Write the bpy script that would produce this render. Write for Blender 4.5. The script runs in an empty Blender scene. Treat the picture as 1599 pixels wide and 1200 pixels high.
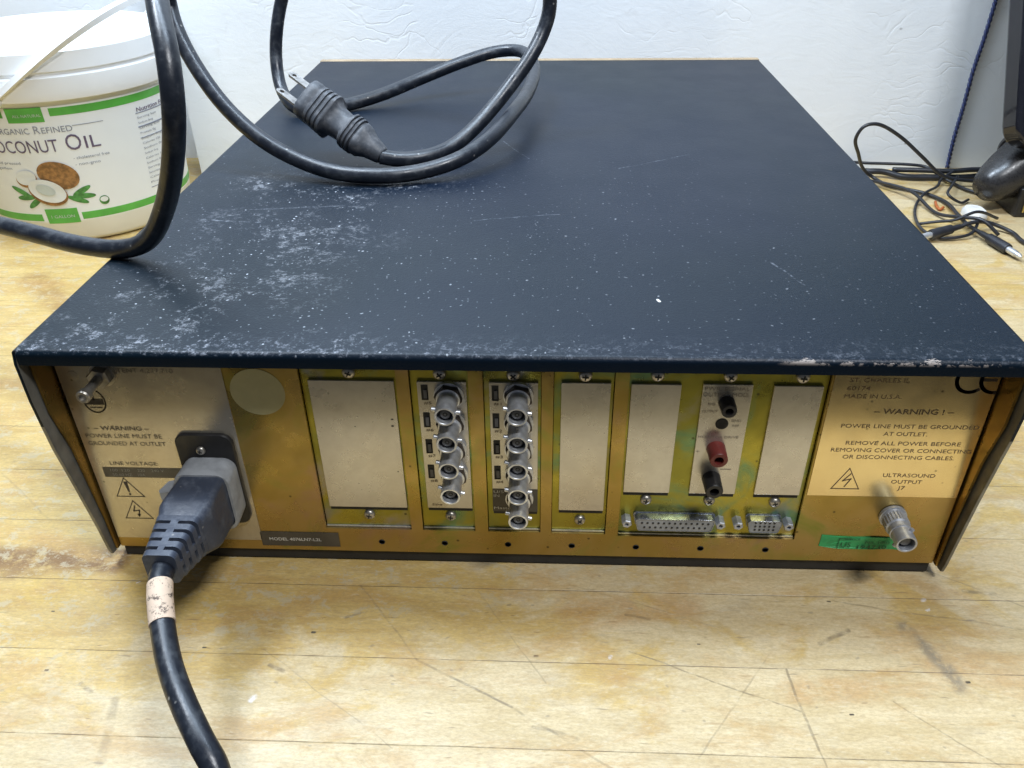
import bpy, bmesh, math, random
from mathutils import Vector, Matrix
random.seed(7)
S = bpy.context.scene
COL = S.collection

# ------------------------------------------------------------------ camera, world, lamps, exposure
cam = bpy.data.objects.new('camera', bpy.data.cameras.new('camera'))
COL.objects.link(cam)
cam.matrix_world = Matrix(((0.999, -0.01259, 0.0429, 0.0142), (0.04276, 0.549, -0.83473, -0.2953),
                           (-0.01304, 0.83573, 0.54899, 0.3222), (0, 0, 0, 1)))
cam.data.sensor_width = 36; cam.data.lens = 36*1284.3/1599
cam.data.clip_start = 0.01; cam.data.clip_end = 30
S.camera = cam
W = bpy.data.worlds.new('World'); S.world = W; W.use_nodes = True
W.node_tree.nodes['Background'].inputs[0].default_value = (0.62, 0.72, 0.9, 1)
W.node_tree.nodes['Background'].inputs[1].default_value = 0.11

def area(name, loc, target, sx, sy, power, color):
    l = bpy.data.lights.new(name, 'AREA'); l.shape = 'RECTANGLE'; l.size = sx; l.size_y = sy
    l.energy = power; l.color = color
    o = bpy.data.objects.new(name, l); COL.objects.link(o); o.location = loc
    o.rotation_euler = (Vector(target)-Vector(loc)).to_track_quat('-Z', 'Y').to_euler()
    return o
area('ceiling_tube_lamp', (0.42, -0.50, 1.25), (0.10, 0.05, 0), 0.42, 0.05, 13.5, (0.93, 0.96, 1.0))
area('ceiling_back_lamp', (-0.60, 0.22, 1.20), (0.0, 0.2, 0), 0.25, 0.20, 10.5, (0.80, 0.89, 1.0))
area('wall_fill_light', (-0.15, 0.30, 1.05), (0.0, 0.7, 0.1), 0.9, 0.12, 16, (0.68, 0.83, 1.0))  # added fill that brightens the wall, not a lamp of the room
S.cycles.caustics_reflective = False; S.cycles.caustics_refractive = False
S.view_settings.view_transform = 'Standard'; S.view_settings.look = 'None'
S.view_settings.exposure = 0.0; S.view_settings.gamma = 1.0

# ------------------------------------------------------------------ node helpers
class NT:
    def __init__(s, name, rough=.5, metal=0., spec=.5):
        s.m = bpy.data.materials.new(name); s.m.use_nodes = True
        s.t = s.m.node_tree; s.b = s.t.nodes['Principled BSDF']
        s.b.inputs['Roughness'].default_value = rough; s.b.inputs['Metallic'].default_value = metal
        s.b.inputs['Specular IOR Level'].default_value = spec
        s._co = None
    def n(s, ty, **k):
        x = s.t.nodes.new(ty)
        for a, b in k.items(): setattr(x, a, b)
        return x
    def put(s, sock, v):
        if hasattr(v, 'is_output'): s.t.links.new(v, sock)
        elif isinstance(v, (tuple, list)) and len(v) == 3 and sock.type == 'RGBA': sock.default_value = (*v, 1)
        else: sock.default_value = v
    @property
    def co(s):
        if s._co is None: s._co = s.n('ShaderNodeTexCoord').outputs['Object']
        return s._co
    def scale(s, v3, src=None, loc=(0, 0, 0), rot=(0, 0, 0)):
        x = s.n('ShaderNodeMapping'); s.put(x.inputs[0], src or s.co)
        x.inputs['Scale'].default_value = v3; x.inputs['Location'].default_value = loc; x.inputs['Rotation'].default_value = rot
        return x.outputs[0]
    def noise(s, sc, det=4, rough=.55, vec=None, dist=0.):
        x = s.n('ShaderNodeTexNoise'); s.put(x.inputs['Vector'], vec or s.co)
        x.inputs['Scale'].default_value = sc; x.inputs['Detail'].default_value = det
        x.inputs['Roughness'].default_value = rough; x.inputs['Distortion'].default_value = dist
        return x.outputs['Fac']
    def noisec(s, sc, vec=None, det=3):
        x = s.n('ShaderNodeTexNoise'); s.put(x.inputs['Vector'], vec or s.co)
        x.inputs['Scale'].default_value = sc; x.inputs['Detail'].default_value = det
        return x.outputs['Color']
    def vor(s, sc, vec=None, feat='F1'):
        x = s.n('ShaderNodeTexVoronoi', feature=feat); s.put(x.inputs['Vector'], vec or s.co)
        x.inputs['Scale'].default_value = sc
        return x
    def math(s, op, a, b=0., c=None):
        x = s.n('ShaderNodeMath', operation=op); s.put(x.inputs[0], a); s.put(x.inputs[1], b)
        if c is not None: s.put(x.inputs[2], c)
        return x.outputs[0]
    def ramp(s, f, lo, hi, a=0., b=1.):
        x = s.n('ShaderNodeMapRange', interpolation_type='SMOOTHSTEP'); s.put(x.inputs[0], f)
        for i, q in enumerate((lo, hi, a, b)): x.inputs[i+1].default_value = q
        return x.outputs[0]
    def mix(s, f, a, b, mode='MIX'):
        x = s.n('ShaderNodeMix', data_type='RGBA', blend_type=mode)
        s.put(x.inputs[0], f); s.put(x.inputs[6], a); s.put(x.inputs[7], b)
        return x.outputs[2]
    def xyz(s, src=None):
        x = s.n('ShaderNodeSeparateXYZ'); s.put(x.inputs[0], src or s.co); return x.outputs
    def color(s, v): s.put(s.b.inputs['Base Color'], v); return s
    def rough(s, v): s.put(s.b.inputs['Roughness'], v); return s
    def bump(s, h, dist=.0005, strength=1.):
        x = s.n('ShaderNodeBump'); s.put(x.inputs['Height'], h); x.inputs['Distance'].default_value = dist
        x.inputs['Strength'].default_value = strength
        s.t.links.new(x.outputs[0], s.b.inputs['Normal']); return s
    def seg(s, a, b, w0, w1, warp=None):
        """mask of a thin stroke from a to b on the xy plane (1 on the stroke, 0 away)"""
        P = warp or s.co
        ax, ay = a; bx, by = b; L = math.hypot(bx-ax, by-ay); ang = math.atan2(by-ay, bx-ax)
        ca, sa = math.cos(ang), math.sin(ang)
        X = s.n('ShaderNodeVectorMath', operation='DOT_PRODUCT'); s.put(X.inputs[0], P); X.inputs[1].default_value = (ca/L, sa/L, 0)
        Y = s.n('ShaderNodeVectorMath', operation='DOT_PRODUCT'); s.put(Y.inputs[0], P); Y.inputs[1].default_value = (-sa, ca, 0)
        u = s.math('SUBTRACT', X.outputs['Value'], (ax*ca+ay*sa)/L)
        v = s.math('SUBTRACT', Y.outputs['Value'], -ax*sa+ay*ca)
        uc = s.math('SUBTRACT', u, s.math('MINIMUM', s.math('MAXIMUM', u, 0.), 1.))
        d = s.math('SQRT', s.math('ADD', s.math('POWER', s.math('MULTIPLY', uc, L), 2.), s.math('POWER', v, 2.)))
        return s.ramp(d, w0, w1, 1., 0.)
    def warped(s, sc, amt, src=None):
        c = s.noisec(sc)
        x = s.n('ShaderNodeVectorMath', operation='MULTIPLY_ADD'); s.put(x.inputs[0], c)
        x.inputs[1].default_value = (amt, amt, amt)
        y = s.n('ShaderNodeVectorMath', operation='SUBTRACT'); s.put(y.inputs[0], src or s.co); y.inputs[1].default_value = (amt/2,)*3
        s.t.links.new(y.outputs[0], x.inputs[2]); return x.outputs[0]

def simple(name, col, rough=.5, metal=0., var=.15, sc=60, spec=.5, bumpd=0.):
    m = NT(name, rough, metal, spec)
    dk = tuple(c*(1-var) for c in col); lt = tuple(min(1, c*(1+var)) for c in col)
    f = m.noise(sc, 5); m.color(m.mix(m.ramp(f, .3, .7), dk, lt))
    m.rough(m.ramp(m.noise(sc*2.3, 4), .3, .7, max(.03, rough-.07), min(1, rough+.09)))
    if bumpd: m.bump(m.noise(sc*12, 3), bumpd)
    return m.m

M = {}
# worn butcher-block maple
m = NT('worn_maple', .42)
warp = m.warped(9, .03)
X, Y, Z = m.xyz()
bi = m.math('FLOOR', m.math('DIVIDE', m.math('SUBTRACT', Y, .0014), .0447))
wn = m.n('ShaderNodeTexWhiteNoise', noise_dimensions='1D'); m.put(wn.inputs['W'], bi)
cxyz = m.n('ShaderNodeCombineXYZ'); m.put(cxyz.inputs[0], m.math('ADD', X, m.math('MULTIPLY', wn.outputs['Value'], 7.))); m.put(cxyz.inputs[1], Y)
bvec = cxyz.outputs[0]
grain = m.noise(18, 8, .68, m.scale((1, 5, 1), bvec), .5)
fine = m.noise(110, 5, .65, m.scale((1, 3.5, 1), bvec))
blot = m.noise(7.5, 5, .6, m.scale((1, 1.7, 1)), .5)
patch = m.noise(14, 7, .68, m.scale((1, 1.35, 1), None, (3, 1, 0)), 1.0)
pale = m.mix(m.ramp(grain, .3, .7), (.56, .43, .225), (.70, .565, .34))
pale = m.mix(m.ramp(wn.outputs['Value'], 0, 1, 0, .4), pale, (.56, .42, .22))
amber = m.mix(m.ramp(grain, .3, .7), (.50, .33, .10), (.64, .46, .17))
# varnish survives to the left and behind, worn pale towards the front right
wear = m.math('ADD', m.math('MULTIPLY', X, -.50), m.math('MULTIPLY', m.math('MINIMUM', Y, .10), 1.5))
f_am = m.ramp(m.math('ADD', m.math('ADD', m.math('MULTIPLY', patch, .75), m.math('MULTIPLY', blot, .35)), wear), .47, .57)
col = m.mix(f_am, pale, amber)
grey = m.ramp(m.noise(22, 6, .7, m.scale((1, 1.8, 1), None, (9, 4, 2)), .6), .52, .75, 0, .42)
col = m.mix(grey, col, (.48, .42, .31))
col = m.mix(m.ramp(fine, .55, .85, 0, .32), col, (.24, .15, .06))
# brown burn streaks
br = m.ramp(m.noise(11, 7, .68, m.scale((1, 3.0, 1), None, (1.3, 7, 0)), .5), .53, .66, 0, .55)
col = m.mix(br, col, (.50, .30, .11))
wfine = m.warped(70, .010)
wf2 = m.warped(30, .004)
for a, b, w0, w1, c, k in (
    ((-.34, .016), (-.22, .0155), .004, .014, (.16, .065, .018), .85), ((-.30, .003), (-.255, .006), .002, .008, (.2, .09, .025), .6),
    ((.03, -.012), (.085, -.008), .003, .014, (.50, .27, .09), .55),
    ((.128, -.056), (.165, -.053), .002, .010, (.50, .28, .10), .55), ((.195, -.04), (.24, -.045), .002, .008, (.5, .28, .1), .4),
    ((.190, -.016), (.204, -.050), .0005, .006, (.24, .20, .14), .9), ((-.45, .36), (-.38, .29), .003, .02, (.28, .14, .04), .6),
    ((-.43, .19), (-.30, .185), .003, .012, (.3, .16, .05), .5), ((-.25, -.005), (-.16, -.016), .004, .02, (.62, .42, .10), .6)):
    f = m.seg(a, b, w0, w1, wfine); f = m.math('MULTIPLY', f, m.ramp(m.noise(75, 7, .8), .38, .54, k*.2, k))
    col = m.mix(f, col, c)
for a, b, w, k in (((-.081, .0015), (-.046, -.0437), .0005, .5), ((-.046, -.0437), (.0004, -.068), .0006, .75), ((.0004, -.068), (.045, -.097), .0006, .5),
    ((.055, -.036), (.128, -.0654), .0004, .7), ((.127, -.0435), (.1305, -.084), .0006, .7), ((.1305, -.084), (.135, -.11), .0004, .5), ((.16, -.0015), (.247, -.0173), .0005, .45),
    ((.1464, -.0285), (.1615, -.0205), .0012, .8), ((-.1, .05), (.1, -.02), .0004, .3), ((.08, -.09), (.12, -.035), .0004, .4),
    ((-.18, -.07), (-.172, -.1), .002, .45), ((-.02, .0), (.015, -.055), .0004, .35), ((.17, -.06), (.21, -.095), .0004, .5),
    ((-.115, -.049), (-.108, -.052), .0010, .8), ((.228, .0068), (.243, .0055), .0012, .7), ((-.085, -.019), (-.078, -.0165), .0008, .7),
    ((-.2, -.062), (-.193, -.066), .001, .6), ((.01, -.077), (.03, -.083), .0009, .5), ((.055, -.014), (.066, -.0165), .0008, .7),
    ((-.05, -.09), (-.12, -.04), .0003, .35), ((.2, .03), (.3, -.03), .0005, .4), ((-.34, .1), (-.27, .045), .0006, .35), ((-.35, .13), (-.31, .16), .0006, .4)):
    f = m.seg(a, b, w*.4, w*1.5, wf2)
    f = m.math('MULTIPLY', f, m.ramp(m.noise(90, 5, .7), .36, .58, k*.2, k)); col = m.mix(f, col, (.17, .13, .08))
for p, r_ in (((.1569, -.0024), .0008), ((-.0998, -.0292), .0012), ((.01, -.04), .0012), ((.149, -.067), .0009), ((.207, -.048), .0012), ((.088, -.031), .0006), ((-.15, -.04), .0008), ((-.235, -.02), .0007), ((.03, -.1), .001), ((-.22, -.055), .001)):
    col = m.mix(m.seg(p, (p[0]+.0012, p[1]), r_*.3, r_*.75, wf2), col, (.05, .04, .03))
for p, r_ in (((-.118, -.068), .0026), ((-.2, .0), .001), ((.045, -.04), .0014), ((.205, .0), .002), ((.205, -.006), .001)):
    col = m.mix(m.math('MULTIPLY', m.seg(p, (p[0]+.001, p[1]+.001), r_*.2, r_*.8, m.warped(400, .003)), .7), col, (.85, .85, .86))
# grain ticks and pin holes
tick = m.vor(75, m.scale((1, 5.5, 1), m.warped(25, .012)))
tm = m.math('MULTIPLY', m.ramp(tick.outputs['Distance'], .06, .16, 1, 0), m.ramp(m.xyz(tick.outputs['Color'])[0], .80, .86))
col = m.mix(m.math('MULTIPLY', tm, .55), col, (.16, .09, .04))
fk = m.vor(140, m.scale((1, 1.6, 1), m.warped(60, .01)))
fm = m.math('MULTIPLY', m.ramp(fk.outputs['Distance'], .08, .2, 1, 0), m.ramp(m.xyz(fk.outputs['Color'])[1], .9, .93))
col = m.mix(m.math('MULTIPLY', fm, .5), col, (.2, .17, .13))
for ai, (rt, sc, th, k) in enumerate(((.35, 26, .74, .6), (-.6, 30, .76, .5), (1.35, 24, .78, .5), (.08, 34, .66, .6), (-1.2, 40, .80, .5), (.7, 17, .70, .45))):
    sv = m.vor(sc, m.scale((1, 9, 1), wf2, (ai*1.7, ai*.9, 0), (0, 0, rt)))
    f = m.math('MULTIPLY', m.ramp(sv.outputs['Distance'], .03, .13, 1, 0), m.ramp(m.xyz(sv.outputs['Color'])[2], th, th+.04, 0, k))
    col = m.mix(m.math('MULTIPLY', f, m.ramp(m.noise(60, 3), .35, .6)), col, ((.15, .11, .07), (.22, .18, .13), (.30, .17, .07))[ai % 3])
col = m.mix(m.ramp(m.noise(55, 7, .75, m.scale((1, 1.5, 1)), .5), .52, .78, 0, .45), col, (.36, .25, .12))
col = m.mix(m.ramp(m.noise(17, 6, .7, m.scale((1, 2.2, 1), None, (5, 5, 0)), .8), .50, .64, 0, .5), col, (.50, .30, .10))
g1 = m.noise(420, 4, .7, m.scale((1, 2.2, 1), bvec)); g2 = m.noise(150, 6, .75, m.scale((1, 4, 1), bvec, (2, 3, 0)), .4)
col = m.mix(m.ramp(g1, .42, .62, 0, .28), col, (.30, .21, .11)); col = m.mix(m.ramp(g2, .50, .66, 0, .32), col, (.34, .24, .12)); col = m.mix(m.ramp(g2, .46, .34, 0, .3), col, (.76, .68, .50))
lf = m.noise(65, 7, .8, m.scale((1, 1.4, 1), None, (2, 8, 0)), .3); col = m.mix(m.math('MULTIPLY', m.ramp(lf, .55, .575), m.ramp(wear, -.05, .05, .15, .6)), col, (.50, .43, .29))
# board seams
fr = m.math('FRACT', m.math('DIVIDE', m.math('ADD', m.math('SUBTRACT', Y, .0014), m.math('MULTIPLY', m.math('SUBTRACT', m.noise(12, 3), .5), .0009)), .0447))
sd = m.math('MINIMUM', fr, m.math('SUBTRACT', 1., fr))
seam = m.math('MULTIPLY', m.ramp(sd, .002, .008, 1, 0), m.ramp(m.noise(9, 5, .7, m.scale((4, 1, 1))), .3, .6, .10, .72))
col = m.mix(seam, col, (.09, .055, .025))
m.color(col).rough(m.ramp(patch, .35, .65, .30, .52))
m.bump(m.math('ADD', m.math('MULTIPLY', fine, .35), m.math('SUBTRACT', m.noise(20, 4), m.math('MULTIPLY', seam, 1.2))), .0006, .5)
M['wood'] = m.m

# white painted rough wall
m = NT('rough_white_paint', .55)
wv = m.warped(6, .12)
st = m.noise(26, 7, .7, m.scale((1, 1, 2.6), wv, (0, 0, 0), (0, .6, 0)), 1.2)
st2 = m.vor(17, m.scale((1, 1, 3.2), m.warped(14, .08), (0, 0, 0), (0, -.5, 0)), 'DISTANCE_TO_EDGE')
ed = m.ramp(st2.outputs['Distance'], .0, .05, 1, 0)
col = m.mix(m.ramp(m.noise(5, 5), .35, .7), (.74, .77, .80), (.82, .84, .86))
col = m.mix(m.math('MULTIPLY', ed, m.ramp(m.noise(30, 4), .52, .7, 0, .14)), col, (.5, .47, .45))
dirt = m.vor(26, m.scale((1, 1, 1.5)))
col = m.mix(m.math('MULTIPLY', m.ramp(dirt.outputs['Distance'], .04, .09, 1, 0), m.ramp(m.xyz(dirt.outputs['Color'])[0], .85, .9, 0, .8)), col, (.2, .2, .19))
m.color(col).bump(m.math('ADD', m.math('SUBTRACT', m.math('MULTIPLY', st, .9), m.math('MULTIPLY', ed, m.ramp(m.noise(12, 3), .48, .62, 0, .45))), m.math('MULTIPLY', m.noise(120, 5, .6), .3)), .0022, .19)
M['wall'] = m.m

# dusty black powder-coat of the cover
m = NT('dusty_black_paint', .5, 0., .24)
X, Y, Z = m.xyz()
col = m.mix(m.ramp(m.noise(4, 3, .5), .3, .7), (.001, .007, .013), (.002, .007, .018))
grit = m.noise(900, 2, .6)
wd = m.warped(16, .05); topz = m.ramp(Z, .1395, .1412, .0, 1.)
band = m.math('MAXIMUM', m.seg((-.10, .22), (-.165, .03), .012, .085, wd), m.math('MAXIMUM', m.seg((-.225, .010), (-.08, .003), .002, .035, wd), m.seg((-.06, .215), (-.17, .20), .0, .035, wd)))
zone = m.ramp(Y, .10, .34, 1., .12)
speck = m.noise(300, 6, .8, m.scale((1, 1, 1)), .2)
clump = m.noise(38, 5, .7)
dust = m.math('MULTIPLY', m.ramp(m.math('ADD', m.math('MULTIPLY', speck, .6), m.math('MULTIPLY', clump, .4)), .53, .62), m.math('MULTIPLY', band, topz))
edge = m.math('MULTIPLY', m.math('MULTIPLY', m.ramp(Y, .002, .022, 1, 0), m.ramp(Z, .1395, .1412)), m.ramp(speck, .50, .66))
col = m.mix(m.math('MULTIPLY', dust, .36), col, (.42, .44, .48))
col = m.mix(m.math('MULTIPLY', edge, m.ramp(X, -.2, .1, .42, .14)), col, (.42, .45, .52))
for sc, rl, ch, k in ((210, .15, .82, .8), (105, .065, .74, .85), (420, .22, .76, .5)):
    v = m.vor(sc, m.scale((1, 1, 0), m.warped(90, .006)))
    sp = m.math('MULTIPLY', m.ramp(v.outputs['Distance'], rl*.45, rl, 1, 0), m.ramp(m.xyz(v.outputs['Color'])[0], ch, ch+.03))
    amt = m.math('MULTIPLY', sp, m.math('MULTIPLY', topz, m.math('MAXIMUM', m.math('MULTIPLY', zone, m.ramp(X, -.2, .2, k*.6, k*.2)), m.math('MULTIPLY', band, k))))
    col = m.mix(amt, col, (.62, .66, .72))
# scratches
for a, b, w in (((-.11, .172), (-.165, .165), .0006), ((.128, .095), (.138, .070), .0005), ((-.02, .30), (.0, .26), .0004),
                ((.06, .24), (.11, .27), .0004), ((-.03, .15), (.02, .16), .0004), ((-.19, .15), (-.15, .145), .0006)):
    col = m.mix(m.math('MULTIPLY', m.seg(a, b, w*.4, w*1.6, m.warped(60, .004)), m.ramp(speck, .42, .62, .0, .38)), col, (.3, .33, .38))
# bare scraped edge at the right front
sc_ = m.math('MULTIPLY', m.math('MULTIPLY', m.ramp(X, .108, .118), m.ramp(X, .198, .212, 1, 0)), m.ramp(m.math('ADD', Y, m.math('MULTIPLY', m.noise(70, 7, .8, m.scale((1, 3, 1))), .016)), .0082, .0086, 1, 0))
sc_ = m.math('MULTIPLY', sc_, m.ramp(Z, .1385, .1405))
col = m.mix(m.math('MULTIPLY', sc_, .8), col, (.42, .36, .32))
pch = m.seg((.0657, .0530), (.0664, .0515), .0004, .0010, m.warped(400, .002))
col = m.mix(pch, col, (.8, .82, .8))
m.color(col).rough(m.ramp(m.noise(30, 4), .3, .7, .39, .43)).bump(grit, .0003, .5)
M['black'] = m.m

# yellow zinc chromate
def chromate(name, a, b, c, d, metal=.85, rough=.30):
    m = NT(name, rough, metal)
    w = m.warped(12, .03)
    f = m.noise(16, 4, .6, w, .8); g = m.noise(24, 5, .6, m.scale((1, 1, 1), w, (4, 2, 7)), 1.0)
    col = m.mix(m.ramp(f, .35, .65), a, b)
    col = m.mix(m.ramp(g, .50, .72), col, c); col = m.mix(m.ramp(m.noise(30, 4, .6, m.scale((1, 1, 1), w, (9, 5, 1))), .56, .76), col, d)
    v = m.vor(190); sp = m.math('MULTIPLY', m.ramp(v.outputs['Distance'], .08, .2, 1, 0), m.ramp(m.xyz(v.outputs['Color'])[0], .88, .92, 0, .8))
    col = m.mix(sp, col, (.07, .06, .03))
    m.color(col).rough(m.ramp(m.noise(50, 5), .3, .7, rough-.08, rough+.12))
    return m.m
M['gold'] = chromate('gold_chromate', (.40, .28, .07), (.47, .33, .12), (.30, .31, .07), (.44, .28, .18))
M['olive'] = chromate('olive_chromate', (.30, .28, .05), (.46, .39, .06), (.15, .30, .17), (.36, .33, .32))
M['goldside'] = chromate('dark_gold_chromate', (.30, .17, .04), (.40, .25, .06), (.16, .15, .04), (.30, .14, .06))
def plate(name, a, b, dirt, metal, rough):
    m = NT(name, rough, metal)
    f = m.noise(28, 6, .65, m.scale((1, 1, .7)), .6); br = m.noise(330, 4, .7)
    col = m.mix(m.ramp(f, .3, .7), a, b); col = m.mix(m.ramp(br, .4, .8, 0, .16), col, dirt)
    col = m.mix(m.ramp(m.noise(60, 6, .7, None, .8), .58, .78, 0, .5), col, dirt)
    v = m.vor(170); sp = m.math('MULTIPLY', m.ramp(v.outputs['Distance'], .06, .17, 1, 0), m.ramp(m.xyz(v.outputs['Color'])[1], .9, .93, 0, .8))
    col = m.mix(sp, col, (.12, .10, .07))
    m.color(col).rough(m.ramp(m.noise(90, 4), .3, .7, rough-.02, rough+.03)); return m.m
M['alu'] = plate('stained_aluminium', (.57, .53, .46), (.67, .63, .55), (.38, .33, .25), .7, .28)
M['label'] = plate('aged_foil_label', (.50, .45, .36), (.60, .54, .42), (.30, .22, .14), .7, .25)
M['labelr'] = plate('yellowed_foil_label', (.84, .65, .31), (.88, .70, .36), (.74, .55, .27), .8, .20)
M['sticker'] = simple('pale_olive_sticker', (.50, .46, .25), .5, .2, .08)
M['nickel'] = simple('nickel', (.74, .75, .77), .40, .8, .12, 300)
M['dullnickel'] = simple('dull_nickel', (.52, .54, .58), .50, .75, .18, 200)
M['darknut'] = simple('darkened_nut', (.07, .055, .045), .45, .6)
M['shell'] = simple('connector_shell', (.34, .37, .44), .28, .9, .2, 300)
M['blade'] = simple('tarnished_blade', (.30, .29, .28), .5, .6, .25, 300)
M['steel'] = simple('worn_steel', (.42, .39, .34), .4, .9, .3, 150)
M['bore_shade'] = simple('dark_bore_shade', (.02, .02, .02), .6)  # for bores and slots, and for shade painted into gaps
M['teflon'] = simple('grey_dielectric', (.16, .16, .17), .5)
M['blackpl'] = simple('black_plastic', (.015, .014, .014), .4, 0, .3, 90)
M['redpl'] = simple('red_plastic', (.17, .028, .022), .4, 0, .3, 90)
M['ink'] = simple('label_ink', (.05, .038, .03), .5)
M['inkbrown'] = simple('faded_ink', (.17, .11, .06), .5)
M['inkfaint'] = simple('rubbed_ink', (.30, .25, .19), .5)
M['darkplate'] = simple('dark_grey_label', (.085, .075, .06), .4, .2, .2)
M['whiteprint'] = simple('white_print', (.62, .60, .54), .5)
M['greyprint'] = simple('grey_print', (.26, .25, .22), .5)
M['green'] = simple('green_sticker', (.035, .36, .12), .45, 0, .15, 120)
M['greenink'] = simple('sticker_ink', (.01, .08, .035), .5)
M['collar'] = simple('grey_plastic', (.30, .31, .32), .45, 0, .2, 120)
def dusty_rubber(name, base, dust, k, rough):
    m = NT(name, rough)
    f = m.noise(140, 6, .7); g = m.noise(22, 4)
    col = m.mix(m.math('MULTIPLY', m.ramp(f, .46, .75), m.ramp(g, .3, .7, k*.5, k*.8)), base, dust)
    v = m.vor(260); sp = m.math('MULTIPLY', m.ramp(v.outputs['Distance'], .1, .25, 1, 0), m.ramp(m.xyz(v.outputs['Color'])[0], .93, .96, 0, .5))
    col = m.mix(sp, col, (.45, .43, .4))
    m.color(col).rough(m.ramp(f, .3, .8, rough-.08, rough+.15)).bump(m.noise(500, 3), .0001); return m.m
M['cord'] = dusty_rubber('black_cord_jacket', (.012, .015, .022), (.11, .12, .13), .55, .36)
M['plug'] = dusty_rubber('dusty_plug_rubber', (.055, .06, .07), (.22, .22, .23), .9, .5)
M['conn'] = dusty_rubber('dusty_connector', (.045, .055, .08), (.17, .19, .23), .8, .45)
m = NT('paper_tape', .7)
m.color(m.mix(m.ramp(m.noise(210, 7, .8), .52, .60), m.mix(m.noise(40), (.62, .44, .32), (.74, .60, .46)), (.12, .09, .07)))
M['tape'] = m.m
M['bucket'] = simple('white_bucket_plastic', (.78, .80, .80), .35, 0, .03, 20)
M['lid'] = simple('white_lid_plastic', (.84, .85, .85), .4, 0, .02, 20)
M['paper'] = simple('label_paper', (.80, .83, .84), .4, 0, .02, 20)
M['lgreen'] = simple('label_green', (.10, .42, .07), .4, 0, .1)
M['ldark'] = simple('label_purple_ink', (.13, .10, .17), .5)
M['lgrey'] = simple('label_grey_ink', (.40, .42, .46), .5)
M['lline'] = simple('label_thin_ink', (.25, .27, .33), .5)
M['cocobrown'] = simple('coconut_husk', (.30, .15, .05), .6, 0, .4, 250)
M['cocowhite'] = simple('coconut_flesh', (.74, .77, .76), .5, 0, .05)
M['cocoshade'] = simple('coconut_hollow', (.52, .58, .56), .5, 0, .08)
M['leaf'] = simple('leaf_print', (.07, .25, .06), .5, 0, .4, 200)
M['wire'] = simple('thin_black_wire', (.02, .021, .026), .4, 0, .3, 80)
M['bluecord'] = simple('blue_twisted_cord', (.02, .03, .10), .6, 0, .3, 300)
M['screen'] = simple('dark_screen', (.008, .008, .014), .12, 0, .1)
M['gloss'] = simple('glossy_black', (.012, .012, .016), .08, 0, .1)
M['spk'] = simple('satin_black_shell', (.022, .021, .022), .3, 0, .2, 200)
M['cloth'] = simple('dark_grille_cloth', (.05, .048, .046), .8, 0, .2, 400)
M['whitebase'] = simple('pale_plastic', (.72, .70, .66), .4)
M['inner'] = simple('bare_grey_sheet', (.24, .23, .20), .5, .5, .25, 60)
M['floor'] = simple('dark_floor', (.06, .055, .05), .6)
M['orange'] = simple('orange_wire', (.45, .12, .03), .5)
M['tan'] = simple('tan_front_panel', (.34, .25, .15), .5)
M['brass'] = simple('brass_pin', (.6, .45, .15), .3, .9)

# ------------------------------------------------------------------ object helpers
def tag(o, label=None, cat=None, group=None, kind=None):
    if label: o['label'] = label
    if cat: o['category'] = cat
    if group: o['group'] = group
    if kind: o['kind'] = kind
    return o
def thing(name, loc, label, cat, group=None):
    o = bpy.data.objects.new(name, None); COL.objects.link(o); o.location = loc
    o.empty_display_size = .02
    return tag(o, label, cat, group)
def attach(o, parent):
    if parent is not None:
        o.parent = parent
        T = Matrix.Identity(4); q = parent; loc = Vector((0, 0, 0))
        while q is not None:
            loc = loc + q.location + (q.matrix_parent_inverse.translation if q.parent else Vector((0, 0, 0))); q = q.parent
        o.matrix_parent_inverse = Matrix.Translation(-loc)
def obj(name, bm, mats, parent=None, smooth=None, bevel=None):
    bmesh.ops.recalc_face_normals(bm, faces=bm.faces)
    me = bpy.data.meshes.new(name); bm.to_mesh(me); bm.free()
    for k in (mats if isinstance(mats, (list, tuple)) else [mats]): me.materials.append(M[k])
    o = bpy.data.objects.new(name, me); COL.objects.link(o)
    if smooth is not None:
        me.shade_smooth(); me.set_sharp_from_angle(angle=math.radians(smooth))
    if bevel:
        b = o.modifiers.new('bevel', 'BEVEL'); b.width = bevel; b.segments = 3; b.limit_method = 'ANGLE'; b.angle_limit = math.radians(40)
    attach(o, parent)
    return o
def B(): return bmesh.new()
def box(bm, x0, x1, y0, y1, z0, z1, mi=0):
    vs = [bm.verts.new((x, y, z)) for x in (x0, x1) for y in (y0, y1) for z in (z0, z1)]
    for q in ((0, 1, 3, 2), (4, 6, 7, 5), (0, 4, 5, 1), (2, 3, 7, 6), (0, 2, 6, 4), (1, 5, 7, 3)):
        f = bm.faces.new([vs[i] for i in q]); f.material_index = mi
    return vs
def poly(bm, pts, mi=0):
    f = bm.faces.new([bm.verts.new(p) for p in pts]); f.material_index = mi; return f
def prism(bm, pts, d, mi=0):
    """pts: closed 3-D outline, d: extrusion vector"""
    d = Vector(d); a = [bm.verts.new(p) for p in pts]; b = [bm.verts.new(Vector(p)+d) for p in pts]
    n = len(pts)
    for L in (a, b): bm.faces.new(L).material_index = mi
    for i in range(n): bm.faces.new((a[i], a[(i+1) % n], b[(i+1) % n], b[i])).material_index = mi
def loft(bm, rings, mi=0, cap=(True, True)):
    R_ = [[bm.verts.new(p) for p in r] for r in rings]; n = len(R_[0])
    for a, b in zip(R_, R_[1:]):
        for i in range(n): bm.faces.new((a[i], a[(i+1) % n], b[(i+1) % n], b[i])).material_index = mi
    if cap[0]: bm.faces.new(R_[0]).material_index = mi
    if cap[1]: bm.faces.new(R_[-1]).material_index = mi
    return R_
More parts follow.
